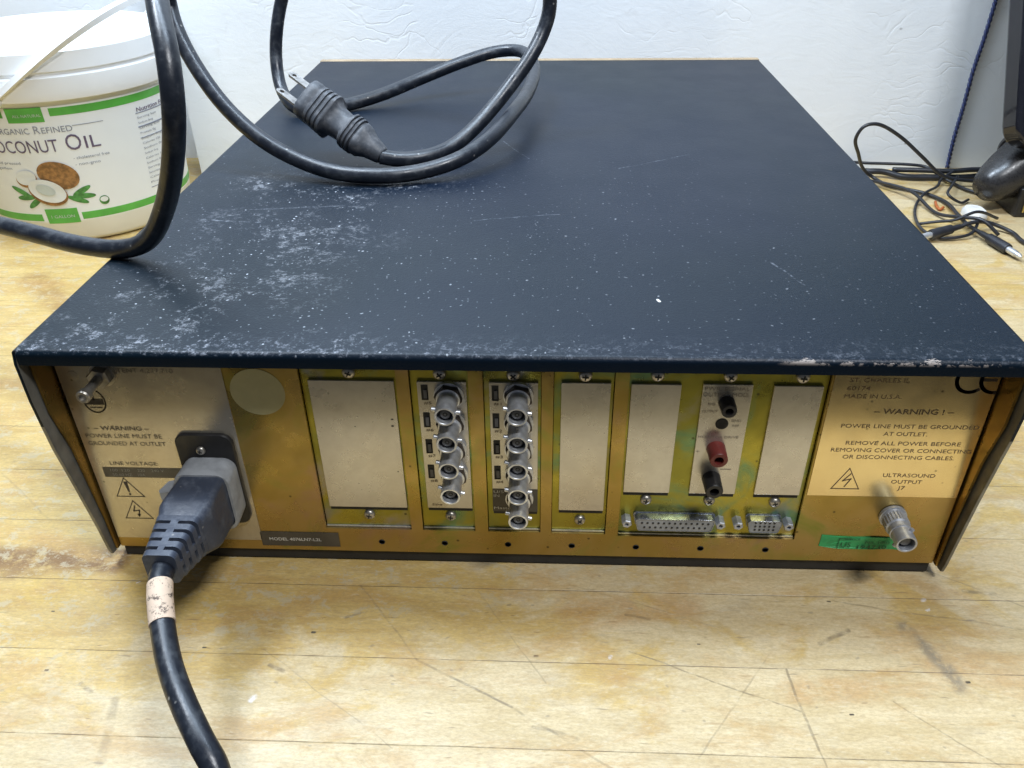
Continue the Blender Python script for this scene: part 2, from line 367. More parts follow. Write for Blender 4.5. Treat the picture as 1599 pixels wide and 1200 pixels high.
def rrect(w, h, r, n=5):
    r = min(r, w/2-1e-5, h/2-1e-5); o = []
    for cx_, cy_, a0 in ((w/2-r, h/2-r, 0), (-w/2+r, h/2-r, 90), (-w/2+r, -h/2+r, 180), (w/2-r, -h/2+r, 270)):
        for i in range(n+1):
            a = math.radians(a0+90*i/n); o.append((cx_+r*math.cos(a), cy_+r*math.sin(a)))
    return o
def lathe(bm, prof, org=(0, 0, 0), ax=(0, -1, 0), n=32, mi=0, cap=(True, True)):
    """prof: (distance along axis, radius)"""
    ax = Vector(ax).normalized(); u = ax.orthogonal().normalized(); w = ax.cross(u); o = Vector(org)
    rings = [[o+ax*t+(u*math.cos(2*math.pi*i/n)+w*math.sin(2*math.pi*i/n))*max(r_, 1e-5) for i in range(n)] for t, r_ in prof]
    return loft(bm, rings, mi, cap)
def catmull(P, k=8):
    P = [Vector(p) for p in P]; out = []
    Q = [P[0]*2-P[1]]+P+[P[-1]*2-P[-2]]
    for i in range(1, len(Q)-2):
        a, b, c, d = Q[i-1:i+3]
        t0 = 0; t1 = max((b-a).length, 1e-6)**.5; t2 = t1+max((c-b).length, 1e-6)**.5; t3 = t2+max((d-c).length, 1e-6)**.5
        for j in range(k):
            t = t1+(t2-t1)*j/k
            A1 = a*((t1-t)/(t1-t0))+b*((t-t0)/(t1-t0)); A2 = b*((t2-t)/(t2-t1))+c*((t-t1)/(t2-t1)); A3 = c*((t3-t)/(t3-t2))+d*((t-t2)/(t3-t2))
            B1 = A1*((t2-t)/(t2-t0))+A2*((t-t0)/(t2-t0)); B2 = A2*((t3-t)/(t3-t1))+A3*((t-t1)/(t3-t1))
            out.append(B1*((t2-t)/(t2-t1))+B2*((t-t1)/(t2-t1)))
    out.append(P[-1]); return out
def smooth_path(P, it=2):
    for _ in range(it):
        P = [P[0]]+[(P[i-1]+P[i]*2+P[i+1])/4 for i in range(1, len(P)-1)]+[P[-1]]
    return P
def tube(bm, P, r, n=16, mi=0, capr=True):
    P = [Vector(p) for p in P]; rings = []; u = None
    for i, p in enumerate(P):
        t = (P[min(i+1, len(P)-1)]-P[max(i-1, 0)]).normalized()
        u = t.orthogonal().normalized() if u is None else (u-t*u.dot(t)).normalized()
        w = t.cross(u); rr = r(i/(len(P)-1)) if callable(r) else r
        rings.append([p+(u*math.cos(2*math.pi*k/n)+w*math.sin(2*math.pi*k/n))*rr for k in range(n)])
    return loft(bm, rings, mi)
def disc_pts(cx_, cz_, r, y, n=28, rz=None):
    return [(cx_+r*math.cos(2*math.pi*i/n), y, cz_+(rz or r)*math.sin(2*math.pi*i/n)) for i in range(n)]
def text_geo(s, bold=False):
    cu = bpy.data.curves.new('t', 'FONT'); cu.body = s; cu.size = 1; cu.resolution_u = 3
    cu.offset = .014 if bold else 0.0
    o = bpy.data.objects.new('t', cu); COL.objects.link(o)
    dg = bpy.context.evaluated_depsgraph_get(); dg.update()
    me = o.evaluated_get(dg).to_mesh()
    V = [(v.co.x, v.co.y) for v in me.vertices]; F = [tuple(p.vertices) for p in me.polygons]
    o.evaluated_get(dg).to_mesh_clear(); bpy.data.objects.remove(o); bpy.data.curves.remove(cu)
    x0 = min(v[0] for v in V); x1 = max(v[0] for v in V)
    return [((x-x0)/(x1-x0), y/.72) for x, y in V], F
def text(bm, s, x0, x1, z, h, y, mi=0, bold=False, fn=None):
    """text filling x0..x1, baseline z, cap height h, on the plane y"""
    V, F = text_geo(s, bold)
    fn = fn or (lambda a, b: (a, y, b))
    vs = [bm.verts.new(fn(x0+(x1-x0)*a, z+h*b)) for a, b in V]
    for f in F:
        try: bm.faces.new([vs[i] for i in f]).material_index = mi
        except ValueError: pass
def strip(bm, pts, w, y, mi=0, closed=False, fn=None):
    """thin printed stroke along 2-D points"""
    fn = fn or (lambda a, b: (a, y, b)); n = len(pts)
    for i in range(n if closed else n-1):
        a = Vector(pts[i]); b = Vector(pts[(i+1) % n]); d = (b-a).normalized(); q = Vector((-d.y, d.x))*w/2; e = d*w/2
        poly(bm, [fn(*(a-q-e)), fn(*(b-q+e)), fn(*(b+q+e)), fn(*(a+q-e))], mi)

# ------------------------------------------------------------------ setting
bm = B(); box(bm, -1.3, 1.3, -.1175, .90, -.045, 0)
bench = obj('workbench', bm, 'wood', None, bevel=.004)
tag(bench, 'scratched and stained butcher block wooden workbench under the instrument', 'workbench')
bm = B()
def wy(x): return .611+.06*(x+.408)
prism(bm, [(-1.5, .66, -.9), (-.386, .70, -.9), (-.386, wy(-.386), -.9), (1.5, wy(1.5), -.9), (1.5, 1.0, -.9), (-1.5, 1.0, -.9)], (0, 0, 2.0))
tag(obj('wall', bm, 'wall'), kind='structure')
bm = B(); box(bm, -2.5, 2.5, -2.5, 1.0, -.95, -.9); tag(obj('floor', bm, 'floor'), kind='structure')

# ------------------------------------------------------------------ the instrument
H = .1416; HW = .2187; D = .565; r = .0184
dev = thing('electronic_instrument', (0, .28, 0), 'wide black metal instrument case with a gold rear panel full of connectors and labels', 'electronic instrument')
# cover: folded sheet, thickness t
bm = B(); t = .0014
rad = .0022
def arc(cx_, cy_, a0, a1, rr, n=5): return [(cx_+rr*math.cos(math.radians(a0+(a1-a0)*i/n)), cy_+rr*math.sin(math.radians(a0+(a1-a0)*i/n))) for i in range(n+1)]
# top sheet with rounded front lip, section in (y,z)
sec = [(D, H)]+[(y, z) for y, z in arc(.0030, H-.0030, 90, 180, .0030)]+[(0, H-.0072), (t, H-.0072)]+[(t, H-.0034), (.0034, H-t), (D, H-t)]
prism(bm, [(-HW+rad, y, z) for y, z in sec], (2*HW-2*rad, 0, 0))
for s in (-1, 1):
    # rounded long top edges and the sides
    prof = [(0, .0), (.0, .0)]
    side = [(.0, H-.0068), (.0, .115), (.0015, .100), (.0038, .085), (.0073, .060), (.0108, .030), (.0128, .012), (.0140, .0068), (.0170, .0060), (D, .006), (D, H-rad), (.0012, H-rad)]
    # left side has a small dent halfway down
    def bulge(y, z):
        k = math.exp(-((z-.075)/.02)**2)*math.exp(-(y/.02)**2)
        return -.0016*k if s < 0 else .0
    a = [bm.verts.new((s*(HW)+bulge(y, z), y, z)) for y, z in side]
    b = [bm.verts.new((s*(HW-t)+bulge(y, z), y, z)) for y, z in side]
    n = len(side); bm.faces.new(a); bm.faces.new(b).material_index = 1
    for i in range(n): bm.faces.new((a[i], a[(i+1) % n], b[(i+1) % n], b[i])).material_index = 1 if i in (2, 3, 4, 5, 6, 7, 8) else 0
    cs = [(s*(HW-rad)+s*rad*math.cos(math.radians(q)), H-rad+rad*math.sin(math.radians(q))) for q in range(0, 91, 18)]
    cs = cs+[(s*(HW-rad), H-t), (s*(HW-t), H-rad)]
    prism(bm, [(x, .0012, z) for x, z in cs], (0, D-.0012, 0))
cover = obj('cover', bm, ['black', 'inner'], dev, 35); cover['label'] = 'dusty scratched black sheet metal cover'
# chassis sides, floor, front panel, feet
for s in (-1, 1):
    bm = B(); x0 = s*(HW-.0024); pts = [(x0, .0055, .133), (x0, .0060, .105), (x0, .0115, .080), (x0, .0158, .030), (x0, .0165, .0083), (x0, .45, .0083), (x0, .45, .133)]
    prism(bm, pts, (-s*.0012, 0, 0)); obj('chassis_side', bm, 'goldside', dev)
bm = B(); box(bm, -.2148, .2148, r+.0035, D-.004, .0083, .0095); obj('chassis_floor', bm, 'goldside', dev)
bm = B(); box(bm, -.2135, .2135, r+.0012, D-.002, .0012, .0081); obj('under_gap_shade', bm, 'bore_shade', dev)  # black slab standing in for the shade in the gap under the panel
bm = B(); box(bm, -.2185, .2185, D+.0003, D+.008, .004, H+.0006); obj('front_panel', bm, 'tan', dev, bevel=.001)
for x in (-.19, .19):
    for y in (.06, .50):
        bm = B(); lathe(bm, [(0, .008), (.0003, .009), (.0014, .0095)], (x, y, .0001), (0, 0, 1), 24); obj('rubber_foot', bm, 'blackpl', dev, 30)
# rear panel with openings
OP = [(-.1005, -.0554, .0242), (-.0494, -.0221, .0242), (-.0154, .0116, .0242), (.0171, .0450, .0238), (.0514, .1413, .0228)]
ZT = .1275
def sheet(bm, x0, x1, z0, z1, holes, y, th, mi=0):
    xs = sorted({x0, x1, *[h[0] for h in holes], *[h[1] for h in holes]}); zs = sorted({z0, z1, *[h[2] for h in holes], *[h[3] for h in holes]})
    g = {}
    def V(i, j):
        if (i, j) not in g: g[(i, j)] = bm.verts.new((xs[i], y, zs[j]))
        return g[(i, j)]
    fs = []
    for i in range(len(xs)-1):
        for j in range(len(zs)-1):
            cx_, cz_ = (xs[i]+xs[i+1])/2, (zs[j]+zs[j+1])/2
            if any(h[0] < cx_ < h[1] and h[2] < cz_ < h[3] for h in holes): continue
            f = bm.faces.new((V(i, j), V(i+1, j), V(i+1, j+1), V(i, j+1))); f.material_index = mi; fs.append(f)
    e = bmesh.ops.extrude_face_region(bm, geom=fs)
    bmesh.ops.translate(bm, vec=(0, th, 0), verts=[v for v in e['geom'] if isinstance(v, bmesh.types.BMVert)])
bm = B(); sheet(bm, -.2143, .2143, .0083, .1345, [(a, b, c, ZT) for a, b, c in OP], r, .0016)
panel = obj('rear_panel', bm, 'gold', dev)
for i in range(7):
    bm = B(); hx = -.0719+.0333*i
    pr = [(r-.0002-.00005*0, q) for q in ()]
    loft(bm, [disc_pts(hx, .0152, .0017, r-.0001, 20), disc_pts(hx, .0152, .0014, r-.00035, 20), disc_pts(hx, .0152, .0013, r-.0001, 20)]); obj('panel_hole', bm, 'bore_shade', panel)

# screws (one mesh, shared)
def screw_mesh():
    bm = B(); lathe(bm, [(0, .0031), (.0009, .0031), (.0018, .0026), (.0023, .0016), (.0024, .00001)], n=28)
    for w_, l_ in ((.00035, .0015), (.0015, .00035)): box(bm, -w_, w_, -.0026, -.0023, -l_, l_, 1)
    bmesh.ops.recalc_face_normals(bm, faces=bm.faces)
    me = bpy.data.meshes.new('screw'); bm.to_mesh(me); bm.free(); me.materials.append(M['steel']); me.materials.append(M['bore_shade'])
    me.shade_smooth(); me.set_sharp_from_angle(angle=math.radians(35)); return me
SCREW = screw_mesh()
def screw(x, y, z, parent, a=0., k=1.):
    o = bpy.data.objects.new('screw', SCREW); COL.objects.link(o); attach(o, parent)
    o.location = (x, y, z); o.rotation_euler = (0, a, 0); o.scale = (k, k, k)

YP = r+.0022          # module plates sit just behind the panel
YF = YP-.0014         # aluminium faceplates stand proud of them
FP = [((-.0968, -.0566, .0386, .1160),), ((-.0460, -.0231, .0390, .1160),), ((-.0126, .0100, .0377, .1160),), ((.0207, .0433, .0390, .1163),),
      ((.0526, .0752, .0517, .1160), (.0850, .1074, .0517, .1164), (.1169, .1389, .0517, .1160))]
SC = [[(-.0772, .1202), (-.0769, .0330)], [(-.0352, .1200), (-.0346, .0330)], [(-.0014, .1198), (-.0006, .0330)], [(.0315, .1199), (.0317, .0320)],
      [(.0641, .1205), (.0967, .1205), (.1289, .1205), (.0643, .0464), (.0957, .0467), (.1281, .0462)]]
faces = {}
for i, (x0, x1, z0) in enumerate(OP):
    bm = B(); box(bm, x0+.0003, x1-.0003, YP, YP+.0012, z0+.0003, ZT+.004)
    box(bm, x0+.0004, x1-.0004, YP-.0009, YP-.0002, z0+.0003, z0+.0011, 2)
    for f in FP[i]: box(bm, f[0]+.0002, f[1]-.0002, YP-.0003, YP-.0001, f[2]-.0026, f[2]+.001, 1)  # dark strip paints the shadow gap below each faceplate
    mp = obj('module_plate', bm, ['olive', 'bore_shade', 'nickel'], dev)
    for x, z in SC[i]: screw(x, YP, z, mp, random.uniform(0, 1.5), 1.0 if z > .1 else .92)
    for k, f in enumerate(FP[i]):
        bm = B(); box(bm, f[0], f[1], YF, YP-.00005, f[2], f[3])
        fo = obj('faceplate', bm, 'alu', dev, bevel=.0002)
        faces[(i, k)] = fo
# pits on the wide blank faceplate
bm = B()
for x, z, w_ in ((-.0592, .0945, .0006), (-.0594, .0905, .0007), (-.0775, .090, .0004), (-.0592, .0625, .0004), (-.094, .107, .0003)):
    poly(bm, disc_pts(x, z, w_, YF-.0001, 10, w_*.7))
obj('dent', bm, 'bore_shade', faces[(0, 0)])
# indicator windows and printing on the two jack modules
for i, x0, names in ((1, -.0440, ('#5', '#6', '#7', '#8')), (2, -.0112, ('#1', '#2', '#3', '#4'))):
    for k in range(4):
        zc = .1101-.01572*k
        bm = B()
        sheet(bm, x0-.0002, x0+.0030, zc-.0042, zc+.0042, [(x0+.0003, x0+.0025, zc-.0036, zc+.0036)], YF-.00025, .0002, 0)
        poly(bm, [(x0+.0003, YF-.0001, zc-.0036), (x0+.0025, YF-.0001, zc-.0036), (x0+.0025, YF-.0001, zc+.0036), (x0+.0003, YF-.0001, zc+.0036)], 0)
        box(bm, x0+.0009, x0+.0024, YF-.0006, YF-.00015, zc-.0030, zc+.0016, 1)
        obj('indicator_window', bm, ['bore_shade', 'teflon'], faces[(i, 0)])
    bm = B()
    for k, s_ in enumerate(names): text(bm, s_, x0+.0006, x0+.0042, .1034-.01572*k, .0017, YF-.00015)
    if i == 1: text(bm, 'Slave', -.0435, -.0385, .0407, .0015, YF-.00015)
    obj('printing', bm, 'inkbrown', faces[(i, 0)])
bm = B(); poly(bm, [(-.0126, YF-.00012, .0377), (.0100, YF-.00012, .0377), (.0100, YF-.00012, .0526), (-.0126, YF-.00012, .0526)])
obj('dark_label', bm, 'darkplate', faces[(2, 0)])
bm = B(); text(bm, 'U/S', -.0120, -.0070, .0500, .0018, YF-.0003); text(bm, 'IN', -.0120, -.0092, .0474, .0018, YF-.0003); text(bm, 'Master', -.0120, -.0020, .0393, .0017, YF-.0003); text(bm, '-', -.0060, -.0048, .0500, .0018, YF-.0003)
obj('printing', bm, 'whiteprint', faces[(2, 0)])

# BNC jacks
def bnc_parts(L=.0185):
    bm = B()
    prof = [(0, .0070), (.0018, .0070), (.0020, .0056), (.0050, .0056), (.0052, .0048), (L-.008, .0048), (L-.0075, .0049), (L-.0012, .0049), (L, .0047), (L, .0040), (L-.0002, .0038), (L-.010, .0038)]
    lathe(bm, prof, n=36)
    for s in (-1, 1):
        a = math.radians(-12); lathe(bm, [(0, .0011), (.0021, .0011), (.0023, .0008)], (s*.0044*math.cos(a), -(L-.0050), s*.0044*math.sin(a)), (s*math.cos(a), 0, s*math.sin(a)), 12)
    bmesh.ops.recalc_face_normals(bm, faces=bm.faces)
    me = bpy.data.meshes.new('jack_shell'); bm.to_mesh(me); bm.free(); me.materials.append(M['nickel']); me.shade_smooth(); me.set_sharp_from_angle(angle=math.radians(35))
    bm = B(); lathe(bm, [(L-.010, .0037), (L-.0098, .0024), (L-.0022, .0024), (L-.0020, .0021), (L-.0020, .0008)], n=28)
    lathe(bm, [(L-.0021, .0011), (L-.0019, .0011), (L-.0019, .0006), (L-.006, .0006)], n=16, mi=1)
    bmesh.ops.recalc_face_normals(bm, faces=bm.faces)
    m2 = bpy.data.meshes.new('jack_core'); bm.to_mesh(m2); bm.free(); m2.materials.append(M['teflon']); m2.materials.append(M['bore_shade']); m2.shade_smooth(); m2.set_sharp_from_angle(angle=math.radians(35))
    bm = B(); lathe(bm, [(0, .0066), (.0048, .0066), (.0050, .0058)], n=6)
    bmesh.ops.recalc_face_normals(bm, faces=bm.faces)
    m3 = bpy.data.meshes.new('hex_nut'); bm.to_mesh(m3); bm.free(); m3.materials.append(M['darknut'])
    return me, m2, m3
SH, CO, NU = bnc_parts()
def put(name, me, parent, loc, rot=(0, 0, 0)):
    o = bpy.data.objects.new(name, me); COL.objects.link(o); attach(o, parent); o.location = loc; o.rotation_euler = rot; return o
for x, zs in ((-.0313, (.1094, .0938, .0782, .0626)), (.0009, (.1097, .0941, .0785, .0630, .0472))):
    for k, z in enumerate(zs):
        a = random.uniform(-.1, .1)
        s_ = put('coaxial_jack', SH, dev, (x, YF, z), (0, a, 0))
        for nm, me in (('jack_core', CO), ('hex_nut', NU)):
            c = bpy.data.objects.new(nm, me); COL.objects.link(c); c.parent = s_
# power signal module: small sockets, printing
fo = faces[(4, 1)]
bm = B(); text(bm, 'PWR. SIGNAL', .0858, .1060, .1132, .0021, YF-.00015); text(bm, 'OUTPUT MOD.', .0853, .1062, .1100, .0021, YF-.00015)
text(bm, 'SIG', .0880, .0915, .1050, .0014, YF-.00015); text(bm, 'OUTPUT', .0858, .0930, .1010, .0013, YF-.00015); text(bm, 'GND', .1000, .1045, .0958, .0013, YF-.00015); text(bm, 'REF', .1008, .1040, .0930, .0012, YF-.00015)
text(bm, 'MONITOR DRIVE', .0856, .1045, .0862, .0013, YF-.00015); strip(bm, [(.0985, .0675), (.1035, .0675)], .0003, YF-.00015); text(bm, '+', .0855, .0875, .0775, .0014, YF-.00015)
obj('printing', bm, 'inkfaint', fo)
def pjack(x, z, L, R_, mt, name):
    bm = B(); lathe(bm, [(0, R_*1.05), (L*.75, R_), (L-.0004, R_*.97), (L, R_*.9), (L, R_*.52), (L-.005, R_*.46)], (x, YF, z), n=32)
    o = obj(name, bm, mt, dev, 35); bm = B(); lathe(bm, [(L-.005, R_*.46), (L-.0048, .0001)], (x, YF, z), n=20); obj('socket_bore', bm, 'bore_shade', o); return o
pjack(.0965, .1066, .0075, .0036, 'blackpl', 'round_socket')
bm = B(); lathe(bm, [(0, .0030), (.0003, .0030), (.0004, .0024)], (.0958, YF, .0946), n=24); obj('jack_hole', bm, 'bore_shade', fo)
pjack(.0948, .0800, .0095, .0043, 'redpl', 'tip_jack')['label'] = 'red tip jack'
pjack(.0947, .0618, .0105, .0043, 'blackpl', 'tip_jack')['label'] = 'black tip jack'
# D connectors
def dsub(xc, zc, w, rows, n0):
    bm = B(); h = .0080; k = .0009
    def ring(sx, sz, y, ty=0):
        o = []
        for px_, pz_, a0, rr in ((w/2-.0012, h/2-.0016, 0, .0016), (-w/2+.0012, h/2-.0016, 90, .0016), (-w/2+.0022, -h/2+.0016, 180, .0016), (w/2-.0022, -h/2+.0016, 270, .0016)):
            for i in range(5):
                a = math.radians(a0+22.5*i); o.append((xc+(px_+rr*math.cos(a))*sx, y, zc+(pz_+rr*math.sin(a))*sz))
        return o
    loft(bm, [ring(1.035, 1.10, YP-.0002), ring(1.035, 1.10, YP-.0008), ring(1, 1, YP-.0010), ring(1, 1, YP-.0054), ring(.995, .97, YP-.0058), ring(.97, .90, YP-.0058), ring(.97, .90, YP-.0052)])
    o = obj('data_connector', bm, 'shell', dev, 40)
    bm = B(); loft(bm, [ring(.965, .89, YP-.0050), ring(.965, .89, YP-.0056)]); bmf = obj('connector_face', bm, 'collar', o)
    bm = B()
    for ri, cnt in enumerate(rows):
        z = zc+(len(rows)-1)*.00142-ri*.00284*(1 if len(rows) == 2 else .8)
        for j in range(cnt): loft(bm, [disc_pts(xc+(j-(cnt-1)/2)*n0, z, .00060, YP-.0055, 10), disc_pts(xc+(j-(cnt-1)/2)*n0, z, .00055, YP-.00585, 10)])
    obj('pin_holes', bm, 'bore_shade', o)
    return o
d1 = dsub(.0793, .0340, .0390, (13, 12), .00276); d2 = dsub(.1239, .0340, .0162, (5, 5, 5), .0023)
for o_, xs in ((d1, (.0552, .1022)), (d2, (.1110, .1361))):
    for x in xs:
        bm = B(); lathe(bm, [(0, .0026), (.0052, .0026), (.0056, .0022), (.0056, .0011), (.0035, .0010)], (x, YP, .0340), n=6)
        o = obj('jack_screw', bm, 'dullnickel', o_)
        bm.free() if False else None
# left rating label
YL = r-.0003
def flat(bm, x0, x1, z0, z1, y, th=.00025, mi=0): box(bm, x0, x1, y, y+th, z0, z1, mi)
bm = B(); flat(bm, -.2140, -.1358, .0150, .1345, r-.0004, .0003); lab = obj('rating_label', bm, 'label', dev)
yt = r-.0005
bm = B()
text(bm, 'PATENT 4,277,710', -.1895, -.1585, .1198, .0025, yt)
# protective-earth mark
circ = [(-.2008+.0052*math.cos(a*math.pi/16), .1035+.0066*math.sin(a*math.pi/16)) for a in range(32)]
strip(bm, circ, .0007, yt, closed=True); strip(bm, [(-.2008, .1095), (-.2008, .1045)], .0008, yt)
poly(bm, [(-.2052, yt, .1048), (-.2052, yt, .1014), (-.1964, yt, .1014), (-.1964, yt, .1048)])
strip(bm, [(-.2035, .0998), (-.1981, .0998)], .0006, yt)
text(bm, '\u2013 WARNING \u2013', -.2058, -.1785, .0864, .0025, yt, bold=True)
text(bm, 'POWER LINE MUST BE', -.2112, -.1732, .0817, .0025, yt); text(bm, 'GROUNDED AT OUTLET', -.2112, -.1724, .0771, .0025, yt)
text(bm, 'LINE VOLTAGE:', -.2040, -.1795, .0647, .0023, yt)
for cz_, cx_, hh in ((.0440, -.1992, .0122), (.0290, -.1985, .0120)):
    hw = .0072; tri = [(cx_-hw, cz_), (cx_+hw, cz_), (cx_-.0006, cz_+hh)]; strip(bm, tri, .0005, yt, closed=True)
    if cz_ > .04:
        poly(bm, [(cx_-.0014, yt, cz_+.0098), (cx_+.0006, yt, cz_+.0098), (cx_+.0004, yt, cz_+.0028), (cx_-.0004, yt, cz_+.0028)]); poly(bm, disc_pts(cx_, cz_+.0015, .0007, yt, 10))
    else: strip(bm, [(cx_-.0005, cz_+.0085), (cx_-.0018, cz_+.0050), (cx_+.0012, cz_+.0055), (cx_+.0002, cz_+.0016)], .0007, yt); poly(bm, [(cx_-.0006, yt, cz_+.003), (cx_+.0002, yt, cz_+.0008), (cx_+.0014, yt, cz_+.003)])
obj('printing', bm, 'ink', lab)
bm = B(); poly(bm, [(-.2088, yt, .0568), (-.1660, yt, .0568), (-.1660, yt, .0632), (-.2088, yt, .0632)]); obj('printed_band', bm, 'darkplate', lab)
bm = B()
for s_, a, b, z in (('100', -.2050, -.2012, .0606), ('120', -.1990, -.1950, .0606), ('220', -.1910, -.1872, .0606), ('240 V', -.1840, -.1775, .0606), ('50-60 HZ', -.2045, -.1945, .0577), ('10A', -.1915, -.1877, .0577)):
    text(bm, s_, a, b, z, .0018, yt-.00012)
obj('band_printing', bm, 'greyprint', lab)
# ground stud, faint rivet
bm = B(); lathe(bm, [(0, .0062), (.0022, .0062), (.0024, .0040), (.0034, .0040), (.0036, .0024), (.0165, .0022), (.0170, .0030), (.0200, .0032), (.0208, .0028), (.0208, .0018), (.0195, .0016)], (-.1915, r-.0004, .1195), n=24)
o = obj('ground_post', bm, 'steel', dev, 30)
bm = B(); lathe(bm, [(0, .0055), (.0040, .0055), (.0046, .0050)], (-.1915, r-.0020, .1195), n=6); obj('hex_nut', bm, 'steel', o)
bm = B(); lathe(bm, [(0, .0026), (.0003, .0025), (.0004, .0001)], (-.2067, r-.0004, .1178), n=24); obj('rivet', bm, 'label', dev, 30)
# round sticker
bm = B(); loft(bm, [disc_pts(-.1210, .1096, .0129, r-.00003, 48), disc_pts(-.1210, .1096, .0129, r-.0002, 48)]); obj('round_sticker', bm, 'sticker', dev)
# model plate
bm = B(); flat(bm, -.1362, -.0945, .0113, .0210, r-.0004, .0003); mp = obj('model_label', bm, 'darkplate', dev)
bm = B(); text(bm, 'MODEL 4076LN7-L2L', -.1318, -.1040, .0152, .0021, yt, bold=True); obj('printing', bm, 'whiteprint', mp)
# right warning label
bm = B(); flat(bm, .1422, .2140, .0530, .1345, r-.0004, .0003); lab = obj('warning_label', bm, 'labelr', dev)
bm = B()
for s_, a, b, z in (('ST. CHARLES IL', .1490, .1752, .1195), ('60174', .1486, .1588, .1151), ('MADE IN U.S.A.', .1482, .1737, .1108)): text(bm, s_, a, b, z, .0023, yt)
text(bm, '\u2013 WARNING ! \u2013', .1632, .1990, .1024, .0029, yt, bold=True)
for s_, a, b, z in (('POWER LINE MUST BE GROUNDED', .1502, .2125, .0943), ('AT OUTLET.', .1704, .1904, .0900), ('REMOVE ALL POWER BEFORE', .1543, .2070, .0845), ('REMOVING COVER OR CONNECTING', .1483, .2130, .0803),
                   ('OR DISCONNECTING CABLES.', .1545, .2062, .0762), ('ULTRASOUND', .1758, .2004, .0654), ('OUTPUT', .1806, .1951, .0614), ('J7', .1845, .1880, .0576)):
    text(bm, s_, a, b, z, .0023, yt)
tri = [(.1529, .0576), (.1661, .0576), (.1594, .0702)]; strip(bm, tri, .0005, yt, closed=True)
strip(bm, [(.1605, .0668), (.1575, .0625), (.1612, .0638), (.1590, .0590)], .0006, yt)
obj('printing', bm, 'inkbrown', lab)
bm = B()
for cx_, ang in ((.2020, (55, 305)), (.2126, (60, 300))):
    A = [math.radians(ang[0]+(ang[1]-ang[0])*i/20) for i in range(21)]
    strip(bm, [(cx_+.0066*math.cos(a), .1218+.0070*math.sin(a)) for a in A if cx_+.0066*math.cos(a) < .2136], .0017, yt)
strip(bm, [(.2068, .1214), (.2122, .1214)], .0015, yt)
obj('conformity_mark', bm, 'ink', lab)
# green sticker, slightly wavy
bm = B(); top = []; bot = []
for i in range(13):
    u = i/12; x = .1545+.0405*u; top.append((x, r-.0003-.0004*math.sin(u*7)**2, .0267-.0016*u-.0005*math.sin(u*6))); bot.append((x-.0002, r-.0003-.0004*math.sin(u*7)**2, .0190-.0022*u-.0008*math.sin(u*5)))
loft(bm, [top+bot[::-1], [(x, r-.00002, z) for x, y, z in top+bot[::-1]]]); gs = obj('green_sticker', bm, 'green', dev)
bm = B(); yg = r-.0009
text(bm, 'US', .1650, .1700, .0190, .0036, yg); text(bm, 'SERVICE', .1660, .1740, .0240, .0015, yg); text(bm, '194730', .1735, .1880, .0182, .0026, yg); text(bm, 'No. 1003', .1770, .1890, .0218, .0018, yg)
strip(bm, [(.1636, .0186), (.1636, .0250), (.1700, .0246)], .0004, yg)
obj('printing', bm, 'greenink', gs)
# ultrasound output adapter: bulkhead jack with a barrel on it
x, z = .1862, .0408; L = .0205
bm = B(); lathe(bm, [(0, .0066), (.0016, .0066), (.0018, .0060), (.0026, .0060), (.0028, .0057), (.0085, .0057), (.0090, .0051), (.0112, .0050), (.0114, .0054), (.0126, .0054), (.0128, .0050), (L-.0012, .0050), (L, .0048), (L, .0041), (L-.0002, .0039), (L-.0095, .0039)], (x, r-.0004, z), n=36)
for q in range(24):
    a = q*math.pi/12; lathe(bm, [(.0030, .0004), (.0083, .0004)], (x+.0056*math.cos(a), r-.0004, z+.0056*math.sin(a)), n=6)
for s_ in (-1, 1): lathe(bm, [(0, .0011), (.0019, .0011), (.0021, .0008)], (x+.0045*s_*.5, r-.0004-(L-.0050), z+.0045*s_*.86), (s_*.5, 0, s_*.86), 12)
ub = obj('output_jack', bm, 'dullnickel', dev, 35)
bm = B(); lathe(bm, [(L-.0095, .0038), (L-.009, .0024), (L-.0022, .0024), (L-.002, .0008)], (x, r-.0004, z), n=24); obj('jack_core', bm, 'teflon', ub, 35)
# power inlet
bm = B(); pl = rrect(.0286, .0570, .0055, 6); cx_, cz_ = -.1524, .0572
loft(bm, [[(cx_+a, r-.0003, cz_+b) for a, b in pl], [(cx_+a, r-.0020, cz_+b) for a, b in pl], [(cx_+a*.97, r-.0025, cz_+b*.985) for a, b in pl]])
inl = obj('power_inlet', bm, 'blackpl', dev, 40)
screw(-.1545, r-.0024, .0765, inl, .4, .75)
def ring_xz(w, h, rr, y, cx_, cz_, n=6): return [(cx_+a, y, cz_+b) for a, b in rrect(w, h, rr, n)]
bm = B(); cx_, cz_ = -.1517, .0545
loft(bm, [ring_xz(.0256, .0350, .006, r-.0024, cx_, cz_), ring_xz(.0262, .0352, .006, r-.0040, cx_, cz_), ring_xz(.0272, .0352, .006, r-.0150, cx_, cz_), ring_xz(.0266, .0346, .006, r-.0158, cx_, cz_), ring_xz(.0240, .0318, .005, r-.0158, cx_, cz_), ring_xz(.0236, .0314, .005, r-.0110, cx_, cz_)])
prism(bm, [(-.1640, .0100, .0590), (-.1710, .0085, .0582), (-.1735, .0020, .0576), (-.1725, .0005, .0574), (-.1640, .0020, .0580)], (0, 0, .0045))
obj('inlet_collar', bm, 'collar', inl, 40)

